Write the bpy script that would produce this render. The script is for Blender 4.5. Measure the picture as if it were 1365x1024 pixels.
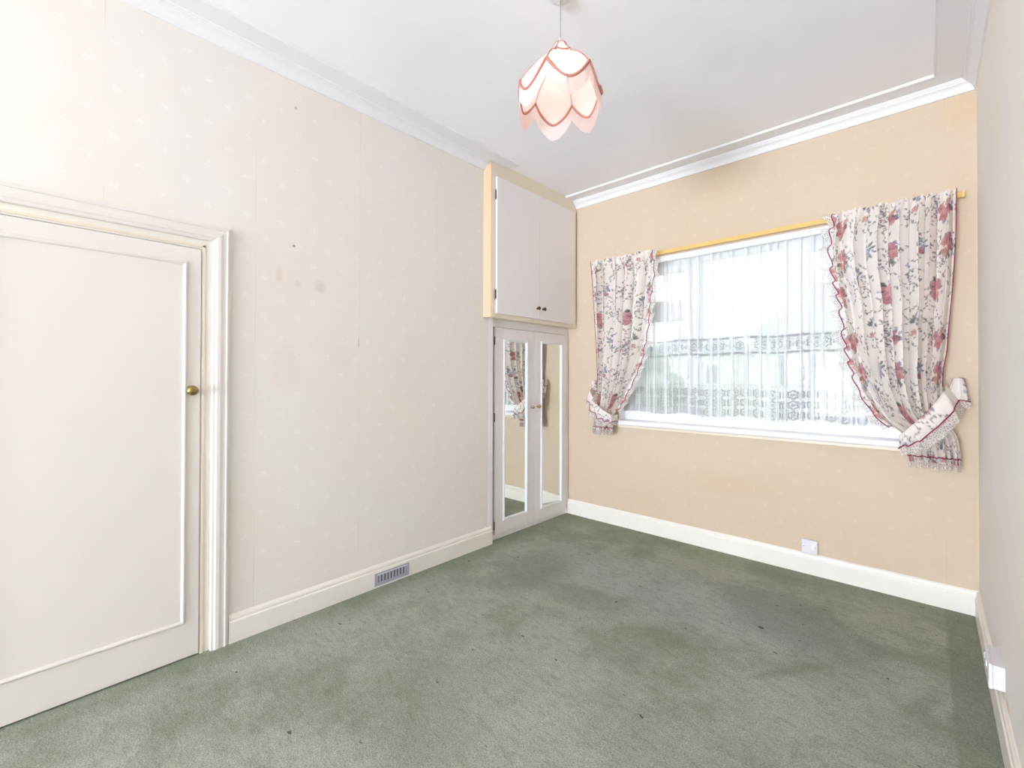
import bpy, bmesh, math, random
import numpy as np
from mathutils import Vector, Matrix

for o in list(bpy.data.objects):
    bpy.data.objects.remove(o)
scene = bpy.context.scene
COL = scene.collection

# ------------------------------------------------------------------ camera
H = 1.36
cam_d = bpy.data.cameras.new('camera')
cam = bpy.data.objects.new('camera', cam_d); COL.objects.link(cam)
yaw, pit, rol = math.radians(42.7317), math.radians(0.4386), math.radians(0.1488)
fw = Vector((-math.sin(yaw)*math.cos(pit), math.cos(yaw)*math.cos(pit), math.sin(pit)))
rt = Vector((math.cos(yaw), math.sin(yaw), 0)); up = rt.cross(fw)
rt2 = rt*math.cos(rol)+up*math.sin(rol); up2 = up*math.cos(rol)-rt*math.sin(rol)
cam.matrix_world = Matrix(((rt2.x, up2.x, -fw.x, 0), (rt2.y, up2.y, -fw.y, 0), (rt2.z, up2.z, -fw.z, H), (0, 0, 0, 1)))
cam_d.sensor_width = 36; cam_d.lens = 36*600.84/1365
cam_d.shift_y = -(512-497.67)/1365; cam_d.clip_start = 0.02
scene.camera = cam

# ------------------------------------------------------------------ light, sky, exposure
SKY = 2.0
BULB = 15.0
FILL = 755.0
scene.view_settings.view_transform = 'Standard'; scene.view_settings.look = 'None'
scene.view_settings.gamma = 1; scene.view_settings.use_curve_mapping = False
scene.view_settings.exposure = 0.0
scene.cycles.transparent_max_bounces = 32
scene.cycles.max_bounces = 14; scene.cycles.diffuse_bounces = 8
w = bpy.data.worlds.new('overcast_sky'); scene.world = w; w.use_nodes = True
w.node_tree.nodes['Background'].inputs[0].default_value = (0.86, 0.94, 1.0, 1)
w.node_tree.nodes['Background'].inputs[1].default_value = SKY

L, D, R = -2.625, 3.709, 0.21          # left, far, right wall planes
BACK = -8.5  # room stretched back so the added rear fill falls off evenly
CZ = 3.10                              # ceiling

def area(name, loc, rot, sx, sy, power, col, portal=False, spread=180):
    d = bpy.data.lights.new(name, 'AREA'); d.shape = 'RECTANGLE'; d.size = sx; d.size_y = sy
    d.energy = power; d.color = col; d.spread = math.radians(spread)
    o = bpy.data.objects.new(name, d); COL.objects.link(o); o.location = loc; o.rotation_euler = rot
    if portal: d.cycles.is_portal = True
    return o
area('window_portal', (-1.07, 4.0, 1.68), (math.radians(-90), 0, 0), 2.1, 1.55, 1, (1, 1, 1), True)
if FILL: area('rear_fill', (-1.25, BACK+.3, 1.05), (math.radians(122), 0, math.radians(-3)), 2.5, 2.0, FILL, (0.745, 0.842, 1.0), spread=130)  # unseen fill light added behind the camera to brighten the room

# ------------------------------------------------------------------ helpers
def lin(c):
    return tuple(((x/255)/12.92 if x/255 <= .04045 else (((x/255)+.055)/1.055)**2.4) for x in c)
def C4(c): return (*lin(c), 1)

class NT:
    def __init__(s, name):
        s.m = bpy.data.materials.new(name); s.m.use_nodes = True
        s.t = s.m.node_tree; s.t.nodes.clear()
        s.out = s.t.nodes.new('ShaderNodeOutputMaterial')
    def n(s, typ, **k):
        nd = s.t.nodes.new('ShaderNode'+typ)
        for a, b in k.items():
            if a == 'ins':
                for i, v in b.items():
                    if hasattr(v, 'is_output'): s.t.links.new(v, nd.inputs[i])
                    else: nd.inputs[i].default_value = v
            else: setattr(nd, a, b)
        return nd
    def math(s, op, a, b=0.0, c=None, clamp=False):
        ins = {0: a, 1: b}
        if c is not None: ins[2] = c
        return s.n('Math', operation=op, use_clamp=clamp, ins=ins).outputs[0]
    def mixc(s, f, a, b, blend='MIX'):
        nd = s.n('Mix', data_type='RGBA', blend_type=blend)
        for i, v in ((0, f), (6, a), (7, b)):
            if hasattr(v, 'is_output'): s.t.links.new(v, nd.inputs[i])
            else: nd.inputs[i].default_value = v
        return nd.outputs[2]
    def step(s, x, lo, hi):
        nd = s.n('MapRange', interpolation_type='SMOOTHSTEP', ins={0: x, 1: lo, 2: hi, 3: 0.0, 4: 1.0})
        return nd.outputs[0]
    def coord(s): return s.n('TexCoord').outputs['Object']
    def sep(s, v): return s.n('SeparateXYZ', ins={0: v}).outputs
    def comb(s, x, y, z): return s.n('CombineXYZ', ins={0: x, 1: y, 2: z}).outputs[0]
    def noise(s, v, scale, detail=3.0, rough=.55):
        return s.n('TexNoise', ins={'Vector': v, 'Scale': scale, 'Detail': detail, 'Roughness': rough}).outputs['Fac']
    def bump(s, h, st, d=.01):
        return s.n('Bump', ins={'Strength': st, 'Distance': d, 'Height': h}).outputs[0]
    def bsdf(s, col, rough=.5, metal=0.0, normal=None, spec=.5, **kw):
        nd = s.n('BsdfPrincipled')
        ins = {'Base Color': col, 'Roughness': rough, 'Metallic': metal, 'Specular IOR Level': spec}
        if normal is not None: ins['Normal'] = normal
        ins.update(kw)
        for i, v in ins.items():
            if hasattr(v, 'is_output'): s.t.links.new(v, nd.inputs[i])
            else: nd.inputs[i].default_value = v
        return nd.outputs[0]
    def done(s, sh):
        s.t.links.new(sh, s.out.inputs[0]); return s.m

def paint(name, c, rough=.45, var=.03, scale=6.0):
    t = NT(name); v = t.coord()
    nz = t.noise(v, scale, 4)
    a = C4(c); b = C4(tuple(x*(1-var) for x in c))
    col = t.mixc(nz, a, b)
    h = t.noise(v, 90, 2)
    return t.done(t.bsdf(col, rough, normal=t.bump(h, .06, .004)))
def metal(name, c, rough=.3):
    t = NT(name); v = t.coord(); nz = t.noise(v, 60, 3)
    col = t.mixc(nz, C4(c), C4(tuple(x*.8 for x in c)))
    return t.done(t.bsdf(col, rough, 1.0))

def wallpaper(name, axis, seams, marks=(), tint=(235, 229, 223)):
    """cream embossed paper: pale sprigs, woven grain, seam lines every roll, scuffs"""
    t = NT(name); s = t.sep(t.coord())
    u, z = s[axis], s[2]
    base = C4(tint)
    v = t.comb(u, z, 0.0)
    big = t.noise(v, 1.3, 3)
    col = t.mixc(t.step(big, .38, .68), base, C4(tuple(x*y for x, y in zip(tint, (1.0, .99, .97)))))
    # sprigs on a half drop grid
    pu, pz = .175, .21
    m = None
    for ou, oz in ((0, 0), (.5, .5)):
        cu = t.math('SUBTRACT', t.math('FRACT', t.math('ADD', t.math('DIVIDE', u, pu), 20.0+ou)), .5)
        cz = t.math('SUBTRACT', t.math('FRACT', t.math('ADD', t.math('DIVIDE', z, pz), 20.0+oz)), .5)
        du = t.math('MULTIPLY', cu, pu); dz = t.math('MULTIPLY', cz, pz)
        r = t.math('SQRT', t.math('ADD', t.math('MULTIPLY', du, du), t.math('MULTIPLY', dz, dz)))
        ang = t.math('ARCTAN2', dz, du)
        pet = t.math('MULTIPLY', t.math('COSINE', t.math('MULTIPLY', ang, 5.0)), .006)
        one = t.math('SUBTRACT', 1.0, t.step(t.math('SUBTRACT', r, pet), .010, .024))
        m = one if m is None else t.math('MAXIMUM', m, one)
    brk = t.step(t.noise(v, 55, 3), .40, .62)
    mask = t.math('MULTIPLY', m, brk)
    col = t.mixc(t.math('MULTIPLY', mask, .30), col, C4(tuple(min(250, x*y) for x, y in zip(tint, (1.09, 1.10, 1.10)))))
    # seams
    sl = None
    for x in seams:
        d = t.math('ABSOLUTE', t.math('SUBTRACT', u, x))
        k = t.math('SUBTRACT', 1.0, t.step(d, .0006, .0022))
        sl = k if sl is None else t.math('MAXIMUM', sl, k)
    if sl is not None:
        sv = t.step(t.noise(t.comb(u, t.math('MULTIPLY', z, .6), 3.0), 3.0, 3), .42, .75)
        col = t.mixc(t.math('MULTIPLY', sl, t.math('MULTIPLY_ADD', sv, .26, .03)), col, C4((165, 145, 118)))
    # scuffs, small tears and one painted warm-light corner: (u, z, ru, rz, strength, colour)
    for (mu, mz, ru, rz, st, mc) in marks:
        a = t.math('DIVIDE', t.math('SUBTRACT', u, mu), ru); b = t.math('DIVIDE', t.math('SUBTRACT', z, mz), rz)
        d = t.math('SQRT', t.math('ADD', t.math('MULTIPLY', a, a), t.math('MULTIPLY', b, b)))
        d = t.math('ADD', d, t.math('MULTIPLY', t.math('SUBTRACT', t.noise(v, 30, 3), .5), .9))
        k = t.math('MULTIPLY', t.math('SUBTRACT', 1.0, t.step(d, .25, 1.0)), st)
        col = t.mixc(k, col, C4(mc))
    grain = t.noise(t.comb(t.math('MULTIPLY', u, 5.0), z, 0.0), 120, 2)
    h = t.math('ADD', t.math('MULTIPLY', grain, .5), t.math('MULTIPLY', mask, .5))
    col = t.mixc(t.math('MULTIPLY', grain, .10), col, C4(tuple(x*.86 for x in tint)))
    return t.done(t.bsdf(col, .75, normal=t.bump(h, .10, .004), spec=.25))

def carpet_mat():
    t = NT('green_cut_pile_carpet'); v = t.coord(); s = t.sep(v); x, y = s[0], s[1]
    g1, g2, g3 = C4((160, 161, 150)), C4((132, 139, 124)), C4((140, 148, 146))
    big = t.noise(v, 1.6, 5, .65); med = t.noise(v, 5.0, 5, .6)
    col = t.mixc(t.step(big, .40, .66), g1, g2)
    col = t.mixc(t.math('MULTIPLY', t.step(med, .50, .78), .55), col, C4((120, 128, 114)))
    def blob(cx, cy, rx, ry, ang=0.0, soft=.45, wob=.7, sc=4.0):
        ca, sa = math.cos(ang), math.sin(ang)
        dx = t.math('SUBTRACT', x, cx); dy = t.math('SUBTRACT', y, cy)
        a = t.math('DIVIDE', t.math('ADD', t.math('MULTIPLY', dx, ca), t.math('MULTIPLY', dy, sa)), rx)
        b = t.math('DIVIDE', t.math('SUBTRACT', t.math('MULTIPLY', dy, ca), t.math('MULTIPLY', dx, sa)), ry)
        d = t.math('SQRT', t.math('ADD', t.math('MULTIPLY', a, a), t.math('MULTIPLY', b, b)))
        d = t.math('ADD', d, t.math('MULTIPLY', t.math('SUBTRACT', t.noise(v, sc, 4, .6), .5), wob))
        return t.math('SUBTRACT', 1.0, t.step(d, soft, 1.05))
    def over(k, st, c):
        nonlocal col
        col = t.mixc(t.math('MULTIPLY', k, st), col, C4(c))
    # worn grey track between bed position and window, dark traffic patches, unfaded edges
    over(blob(-1.25, 2.75, 1.15, .38, -.15), .55, (158, 163, 162))
    over(blob(-.62, 2.95, .55, .33, -.5), .62, (124, 130, 127))
    over(blob(-2.05, 2.45, .30, .45, .2), .60, (126, 132, 127))
    over(blob(-1.55, 2.35, .34, .16, .2), .50, (124, 132, 120))
    over(blob(-.35, 2.25, .45, .30, .4), .60, (163, 166, 155))
    over(blob(-.9, 1.3, .9, .7, 0), .45, (164, 165, 155))
    over(blob(-.45, 2.45, .35, .045, .95, .3, .6), .55, (124, 132, 116))
    over(blob(-.02, 2.55, .22, .05, 1.2, .3, .6), .50, (128, 135, 120))
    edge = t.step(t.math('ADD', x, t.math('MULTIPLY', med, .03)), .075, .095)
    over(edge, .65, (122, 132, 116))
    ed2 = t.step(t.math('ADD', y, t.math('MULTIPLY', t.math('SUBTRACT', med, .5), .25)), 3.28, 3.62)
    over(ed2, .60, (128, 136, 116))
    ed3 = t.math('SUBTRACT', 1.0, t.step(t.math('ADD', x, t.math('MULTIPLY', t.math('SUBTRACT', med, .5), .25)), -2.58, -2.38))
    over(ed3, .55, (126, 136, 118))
    # pressed rectangle left by furniture near the window wall
    rx = t.math('MULTIPLY', t.step(x, -1.47, -1.44), t.math('SUBTRACT', 1.0, t.step(x, -.98, -.95)))
    ry = t.math('MULTIPLY', t.step(y, 3.34, 3.37), t.math('SUBTRACT', 1.0, t.step(y, 3.64, 3.70)))
    over(t.math('MULTIPLY', rx, ry), .40, (152, 160, 138))
    fn = t.noise(t.n('Mapping', ins={0: v, 2: (0, 0, .5), 3: (1, 2.2, 1)}).outputs[0], 14, 5, .7)
    col = t.mixc(t.math('MULTIPLY', t.step(fn, .46, .72), .45), col, C4((112, 121, 104)))
    # dark specks
    sp = t.step(t.noise(t.n('Mapping', ins={0: v, 1: (3, 1, 0), 3: (1, 1.8, 1)}).outputs[0], 17, 2, .4), .735, .77)
    over(sp, .75, (52, 56, 50))
    pile = t.noise(v, 150, 3, .75); tuft = t.noise(v, 38, 5, .75)
    col = t.mixc(1.0, col, (1.28, 1.26, 1.27, 1), 'MULTIPLY')
    col = t.mixc(t.step(pile, .35, .7), col, t.mixc(1.0, col, (.58, .58, .56, 1), 'MULTIPLY'))
    col = t.mixc(t.math('MULTIPLY', t.step(tuft, .45, .75), .5), col, t.mixc(1.0, col, (1.35, 1.33, 1.3, 1), 'MULTIPLY'))
    h = t.math('ADD', pile, t.math('MULTIPLY', tuft, .8))
    return t.done(t.bsdf(col, .95, normal=t.bump(h, .6, .006), spec=.1))

def ceiling_mat():
    t = NT('white_ceiling_emulsion'); v = t.coord()
    nz = t.noise(v, 1.1, 4)
    col = t.mixc(t.step(nz, .35, .7), C4((247, 245, 246)), C4((242, 240, 243)))
    return t.done(t.bsdf(col, .8, normal=t.bump(t.noise(v, 12, 4), .08, .01), spec=.2))

def cloth_mat(name, attr=None, c=(240, 232, 222), trans=.4, alpha=1.0, weave=900):
    t = NT(name)
    if attr: col = t.n('Attribute', attribute_name=attr).outputs['Color']
    else:
        col = t.mixc(t.noise(t.coord(), 30, 3), C4(c), C4(tuple(x*.95 for x in c)))
    nrm = t.bump(t.noise(t.coord(), weave, 2), .15, .001)
    df = t.n('BsdfDiffuse', ins={'Color': col, 'Normal': nrm}).outputs[0]
    tr = t.n('BsdfTranslucent', ins={'Color': col}).outputs[0]
    sh = t.n('MixShader', ins={0: trans, 1: df, 2: tr}).outputs[0]
    if alpha < 1:
        tp = t.n('BsdfTransparent').outputs[0]
        sh = t.n('MixShader', ins={0: alpha, 1: tp, 2: sh}).outputs[0]
    return t.done(sh)

def lace_mat():
    t = NT('cotton_lace_edging'); v = t.coord()
    vo = t.n('TexVoronoi', feature='DISTANCE_TO_EDGE', ins={'Vector': v, 'Scale': 95.0}).outputs['Distance']
    thread = t.math('SUBTRACT', 1.0, t.step(vo, .08, .22))
    fac = t.math('MULTIPLY_ADD', thread, .50, .42)
    c = C4((238, 232, 226))
    df = t.n('BsdfDiffuse', ins={'Color': c}).outputs[0]; tr = t.n('BsdfTranslucent', ins={'Color': c}).outputs[0]
    sh = t.n('MixShader', ins={0: .4, 1: df, 2: tr}).outputs[0]
    tp = t.n('BsdfTransparent').outputs[0]
    return t.done(t.n('MixShader', ins={0: fac, 1: tp, 2: sh}).outputs[0])

def net_mat():
    """sheer voile with two woven lace bands; UV = (flat metres, height)"""
    t = NT('white_net_voile'); s = t.sep(t.n('UVMap', uv_map='flat').outputs[0]); u, z = s[0], s[1]
    def band(lo, hi): return t.math('MULTIPLY', t.step(z, lo, lo+.002), t.math('SUBTRACT', 1.0, t.step(z, hi-.002, hi)))
    def medallion(period, z0, ph):
        cu = t.math('MULTIPLY', t.math('SUBTRACT', t.math('FRACT', t.math('ADD', t.math('DIVIDE', u, period), 9+ph)), .5), period)
        cz = t.math('SUBTRACT', z, z0)
        r = t.math('SQRT', t.math('ADD', t.math('MULTIPLY', cu, cu), t.math('MULTIPLY', cz, cz)))
        ang = t.math('ARCTAN2', cz, cu)
        rr = t.math('ADD', r, t.math('MULTIPLY', t.math('COSINE', t.math('MULTIPLY', ang, 6.0)), .005))
        ring = t.math('SINE', t.math('MULTIPLY', rr, 280.0))
        return t.math('MULTIPLY', t.step(ring, -.1, .5), t.math('SUBTRACT', 1.0, t.step(r, period*.46, period*.5)))
    def trellis(k):
        a = t.math('ABSOLUTE', t.math('SINE', t.math('MULTIPLY', t.math('ADD', u, z), k)))
        b = t.math('ABSOLUTE', t.math('SINE', t.math('MULTIPLY', t.math('SUBTRACT', u, z), k)))
        return t.math('SUBTRACT', 1.0, t.step(t.math('MINIMUM', a, b), .12, .35))
    b1 = band(1.525, 1.685)
    lines = t.math('MAXIMUM', t.math('MAXIMUM', band(1.535, 1.555), band(1.655, 1.675)), t.math('MAXIMUM', band(1.525, 1.529), band(1.681, 1.685)))
    l1 = t.math('MAXIMUM', t.math('MULTIPLY', lines, .9), t.math('MULTIPLY', band(1.556, 1.654), t.math('MAXIMUM', medallion(.098, 1.605, 0), t.math('MULTIPLY', trellis(75), .6))))
    b2 = band(1.03, 1.30)
    l2 = t.math('MULTIPLY', b2, t.math('MAXIMUM', t.math('MAXIMUM', medallion(.075, 1.235, .2), medallion(.075, 1.160, .2)), t.math('MAXIMUM', medallion(.075, 1.085, .2), t.math('MULTIPLY', trellis(84), .6))))
    l2 = t.math('MAXIMUM', l2, t.math('MULTIPLY', band(1.294, 1.300), .9))
    lace = t.math('MAXIMUM', t.math('MULTIPLY', b1, l1), l2)
    lw = t.n('LayerWeight', ins={'Blend': .35}).outputs['Facing']
    streak = t.noise(t.comb(u, t.math('MULTIPLY', z, .02), 0.0), 55, 3)
    voile = t.math('ADD', t.math('MULTIPLY_ADD', lw, .40, .16), t.math('MULTIPLY', streak, .30))
    gt = t.n('Attribute', attribute_name='bunched').outputs['Fac']
    lace = t.math('MULTIPLY', lace, t.math('MULTIPLY_ADD', gt, -.88, 1.0))
    fac = t.math('MAXIMUM', voile, t.math('MULTIPLY', lace, .93), clamp=True)
    fac = t.math('MAXIMUM', fac, t.math('MULTIPLY', gt, t.math('MULTIPLY_ADD', streak, .4, .26)))
    c = t.mixc(lace, C4((250, 250, 250)), C4((146, 146, 145)))
    df = t.n('BsdfDiffuse', ins={'Color': c}).outputs[0]; tr = t.n('BsdfTranslucent', ins={'Color': c}).outputs[0]
    trf = t.math('ADD', t.math('MULTIPLY_ADD', lace, -.24, .36), t.math('MULTIPLY', gt, .16))
    sh = t.n('MixShader', ins={0: trf, 1: df, 2: tr}).outputs[0]
    tp = t.n('BsdfTransparent').outputs[0]
    return t.done(t.n('MixShader', ins={0: fac, 1: tp, 2: sh}).outputs[0])

def glass_mat():
    t = NT('window_glass')
    fr = t.n('Fresnel', ins={'IOR': 1.45}).outputs[0]
    tp = t.n('BsdfTransparent', ins={'Color': (.95, .97, .96, 1)}).outputs[0]
    gl = t.n('BsdfGlossy', ins={'Roughness': .02}).outputs[0]
    return t.done(t.n('MixShader', ins={0: fr, 1: tp, 2: gl}).outputs[0])
def mirror_mat():
    t = NT('silvered_mirror')
    nz = t.noise(t.coord(), 3, 2)
    col = t.mixc(nz, (.86, .88, .85, 1), (.82, .84, .81, 1))
    return t.done(t.bsdf(col, .02, 1.0))
def bulb_mat():
    t = NT('lit_bulb')
    return t.done(t.n('Emission', ins={'Color': (1.0, .95, .90, 1), 'Strength': BULB}).outputs[0])

M = dict(
    paper_l_daylit=wallpaper('cream_sprig_wallpaper_left_daylit', 1, (-.37, .228, .831, 1.428, 2.027),  # same paper, daylight put into its paler, neutral tint
        ((1.028, 2.094, .012, .010, .8, (120, 100, 85)), (1.179, 1.883, .05, .05, .26, (190, 158, 130)), (.949, 1.916, .03, .06, .30, (222, 178, 145)),
         (1.05, 1.885, .03, .03, .22, (195, 172, 150)), (1.423, 1.575, .0028, .055, .8, (130, 108, 82)), (1.032, 2.878, .012, .012, .5, (140, 120, 105)),
         (.99, 1.42, .14, .20, .14, (228, 186, 152)), (1.30, 1.47, .10, .10, .08, (215, 180, 150)))),
    paper_f_shaded=wallpaper('cream_sprig_wallpaper_far_shaded', 0, (-2.51, -1.98, -1.45, -.45, .075),  # same paper, window-side shade and warm light put into a darker tint
        ((-1.15, .52, .5, .12, .16, (205, 170, 130)), (-1.9, .30, .3, .10, .14, (205, 172, 135)), (.16, 2.92, .12, .14, .25, (212, 170, 115))), (209, 191, 168)),  # last mark paints warm light into the top right corner
    paper_r_daylit=wallpaper('cream_sprig_wallpaper_right_daylit', 1, (-.4, .19, .79, 1.38, 1.97, 2.56, 3.15), ((2.46, .15, .06, .03, .5, (205, 160, 100)),), (240, 235, 230)),  # same paper, daylight put into the palest tint
    paper_b=wallpaper('cream_sprig_wallpaper_back', 0, (-2.1, -1.5, -.9, -.3), (), (240, 235, 230)),  # unseen wall, paper lightened for more bounce
    carpet=carpet_mat(), ceil=ceiling_mat(),
    cornice=paint('white_cornice_paint', (236, 234, 235), .6, .015),
    gloss=paint('cream_gloss_woodwork', (240, 234, 224), .32, .025),
    doorp=paint('off_white_door_paint', (231, 224, 217), .40, .02, 3),
    reveal=paint('cream_paint_warm_lit', (216, 186, 150), .5, .03),  # cupboard side: warm light put into the paint colour
    lilac=paint('pale_lilac_white_paint', (240, 235, 234), .45, .02, 3),
    cream=paint('cream_cupboard_frame_paint', (236, 224, 203), .42, .025),
    upvc=paint('white_window_frame', (240, 242, 242), .3, .01),
    sill=paint('white_sill_gloss', (240, 238, 236), .3, .02),
    plastic=paint('white_plastic', (226, 224, 228), .35, .01),
    steel=paint('grey_vent_paint', (172, 170, 182), .4),
    dark=paint('dark_void', (92, 86, 82), .8),
    brass=metal('aged_brass', (176, 148, 92), .28), bronze=metal('dark_bronze', (120, 96, 70), .35),
    gold=paint('gold_anodised_rail', (236, 202, 130), .35), pale_brass=metal('pale_brass', (206, 184, 146), .22),
    glass=glass_mat(), mirror=mirror_mat(), bulb=bulb_mat(), lace=lace_mat(), net=net_mat(),
    print_=cloth_mat('floral_print_cotton', attr='print', trans=.34),
    pipe=cloth_mat('mulberry_piping', c=(164, 62, 96), trans=.1),
    shade=cloth_mat('peach_cream_shade_fabric', c=(252, 234, 224), trans=.26, alpha=.80),
    trim=cloth_mat('dusty_pink_braid', c=(214, 150, 136), trans=.25),
    fringe=cloth_mat('pale_pink_fringe', c=(250, 232, 226), trans=.30),
    cord=paint('grey_flex', (170, 168, 166), .5),
    render=paint('pale_house_brick', (238, 235, 231), .9, .08, 2), roof=paint('grey_roof_tile', (208, 208, 212), .8, .12, 5),
    hedge=paint('grey_green_hedge', (178, 186, 170), .9, .25, 3), ground=paint('pale_paving', (232, 231, 228), .9, .06, 2),
)

class MB:
    def __init__(s): s.v = []; s.f = []; s.sm = False
    def add(s, vs, fs):
        o = len(s.v); s.v += [tuple(map(float, p)) for p in vs]; s.f += [tuple(i+o for i in f) for f in fs]; return s
    def box(s, x0, x1, y0, y1, z0, z1):
        vs = [(x, y, z) for x in (x0, x1) for y in (y0, y1) for z in (z0, z1)]
        return s.add(vs, [(0, 1, 3, 2), (4, 6, 7, 5), (0, 4, 5, 1), (2, 3, 7, 6), (0, 2, 6, 4), (1, 5, 7, 3)])
    def prism(s, rings, closed_ring=True, caps=True):
        n = len(rings[0]); vs = [p for r in rings for p in r]; fs = []
        for k in range(len(rings)-1):
            for i in range(n if closed_ring else n-1):
                j = (i+1) % n; fs.append((k*n+i, k*n+j, (k+1)*n+j, (k+1)*n+i))
        if caps and closed_ring:
            fs.append(tuple(range(n))[::-1]); fs.append(tuple((len(rings)-1)*n+i for i in range(n)))
        return s.add(vs, fs)
    def lathe(s, prof, origin, axis='z', n=24):
        o = Vector(origin); rings = []
        for r, h in prof:
            ring = []
            for i in range(n):
                a = 2*math.pi*i/n; c, d = r*math.cos(a), r*math.sin(a)
                p = {'z': (c, d, h), 'x': (h, c, d), 'y': (c, h, d)}[axis]
                ring.append(tuple(o+Vector(p)))
            rings.append(ring)
        s.sm = True
        return s.prism(rings)
    def tube(s, pts, r, n=8, up_=(0, 0, 1)):
        P = [Vector(p) for p in pts]; rings = []
        for i, p in enumerate(P):
            d = (P[min(i+1, len(P)-1)]-P[max(i-1, 0)])
            d = d.normalized() if d.length > 1e-9 else Vector((0, 0, 1))
            a = d.cross(Vector(up_))
            if a.length < 1e-4: a = d.cross(Vector((1, 0, 0)))
            a.normalize(); b = d.cross(a)
            rr = r[i] if isinstance(r, (list, tuple)) else r
            rings.append([tuple(p+a*rr*math.cos(2*math.pi*k/n)+b*rr*math.sin(2*math.pi*k/n)) for k in range(n)])
        s.sm = True
        return s.prism(rings)
    def grid(s, rows):
        n = len(rows[0]); vs = [p for r in rows for p in r]
        fs = [(k*n+i, k*n+i+1, (k+1)*n+i+1, (k+1)*n+i) for k in range(len(rows)-1) for i in range(n-1)]
        s.sm = True
        return s.add(vs, fs)
    def build(s, name, m, parent=None, bevel=0, smooth=None, solid=0, loc=None):
        me = bpy.data.meshes.new(name)
        vs = s.v
        off = Vector((0, 0, 0))
        if parent is not None: off = Vector(parent['_w'])
        elif loc is not None: off = Vector(loc)
        me.from_pydata([(a-off.x, b-off.y, c-off.z) for a, b, c in vs], [], s.f); me.update()
        bm = bmesh.new(); bm.from_mesh(me)
        bmesh.ops.recalc_face_normals(bm, faces=bm.faces); bm.to_mesh(me); bm.free()
        o = bpy.data.objects.new(name, me); COL.objects.link(o); me.materials.append(m)
        if parent is not None: o.parent = parent; o['_w'] = tuple(off)
        else: o.location = off; o['_w'] = tuple(off)
        if smooth if smooth is not None else s.sm:
            me.polygons.foreach_set('use_smooth', [True]*len(me.polygons))
        if bevel:
            b = o.modifiers.new('bevel', 'BEVEL'); b.width = bevel; b.segments = 2; b.limit_method = 'ANGLE'; b.angle_limit = math.radians(40)
        if solid:
            b = o.modifiers.new('solid', 'SOLIDIFY'); b.thickness = solid; b.offset = 0
        return o

def tag(o, label=None, cat=None, group=None, kind=None):
    if label: o['label'] = label
    if cat: o['category'] = cat
    if group: o['group'] = group
    if kind: o['kind'] = kind
    return o
def thing(name, loc, label, cat, group=None, kind=None):
    o = bpy.data.objects.new(name, None); COL.objects.link(o); o.location = loc; o['_w'] = tuple(loc)
    o.empty_display_size = .1
    return tag(o, label, cat, group, kind)
def box(name, m, b, parent=None, bevel=0, **k): return MB().box(*b).build(name, m, parent, bevel, **k)
def interp(pts, x):
    xs = [p[0] for p in pts]; ys = [p[1] for p in pts]
    o = np.argsort(xs); return np.interp(x, np.array(xs)[o], np.array(ys)[o])
def smooth_interp(pts, x, wdt=.06):
    x = np.asarray(x, float)
    ks = np.linspace(-wdt, wdt, 9)
    lo, hi = min(p[0] for p in pts), max(p[0] for p in pts)
    return np.mean([interp(pts, np.clip(x+k, lo, hi)) for k in ks], axis=0)

# ------------------------------------------------------------------ room shell
tag(box('floor', M['carpet'], (L-.06, R+.1, BACK-.1, D+.1, -.08, 0.0)), 'worn green cut pile carpet covering the whole floor', 'floor', kind='structure')
tag(box('ceiling', M['ceil'], (L-.15, R+.15, BACK-.15, D+.3, CZ, CZ+.12)), 'plain white ceiling above the fringed pendant lamp', 'ceiling', kind='structure')
tag(MB().box(L-.15, L, .712-.05, 2.600, 0, CZ).box(L-.15, L, BACK-.1, -.30, 0, CZ).box(L-.15, L, -.30, .712-.05, 2.05, CZ).box(L-.15, L-.10, 2.6, D+.1, 0, CZ)
    .build('wall_left', M['paper_l_daylit']), 'left wall in cream sprigged wallpaper between door and cupboards', 'wall', kind='structure')
WX0, WX1, WZ0, WZ1 = -2.09, -.05, .965, 2.395
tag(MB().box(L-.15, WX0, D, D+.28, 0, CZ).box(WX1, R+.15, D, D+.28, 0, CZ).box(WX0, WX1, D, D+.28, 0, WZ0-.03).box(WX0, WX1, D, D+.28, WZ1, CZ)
    .build('wall_far', M['paper_f_shaded']), 'far wall in cream wallpaper tinted warmer and darker for shade around the wide window', 'wall', kind='structure')
tag(box('wall_right', M['paper_r_daylit'], (R, R+.15, BACK-.1, D+.1, 0, CZ)), 'right wall in cream wallpaper tinted paler for daylight, seen at a steep angle', 'wall', kind='structure')
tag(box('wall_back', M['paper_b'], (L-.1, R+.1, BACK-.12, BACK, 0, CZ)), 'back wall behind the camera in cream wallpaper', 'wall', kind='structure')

# cornice: (distance from wall, height)
COR = [(0, 3.022), (.010, 3.022), (.014, 3.032), (.018, 3.043), (.027, 3.055), (.038, 3.063), (.044, 3.065), (.046, 3.073), (.052, 3.073), (.054, 3.080), (.060, 3.080), (.063, 3.087),
       (.170, 3.088), (.174, 3.0852), (.179, 3.0848), (.182, 3.090), (.185, CZ+.01), (0, CZ+.01)]
BAND = [(.064, CZ+.01)]+[p for p in COR if .06 < p[0]]
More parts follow.
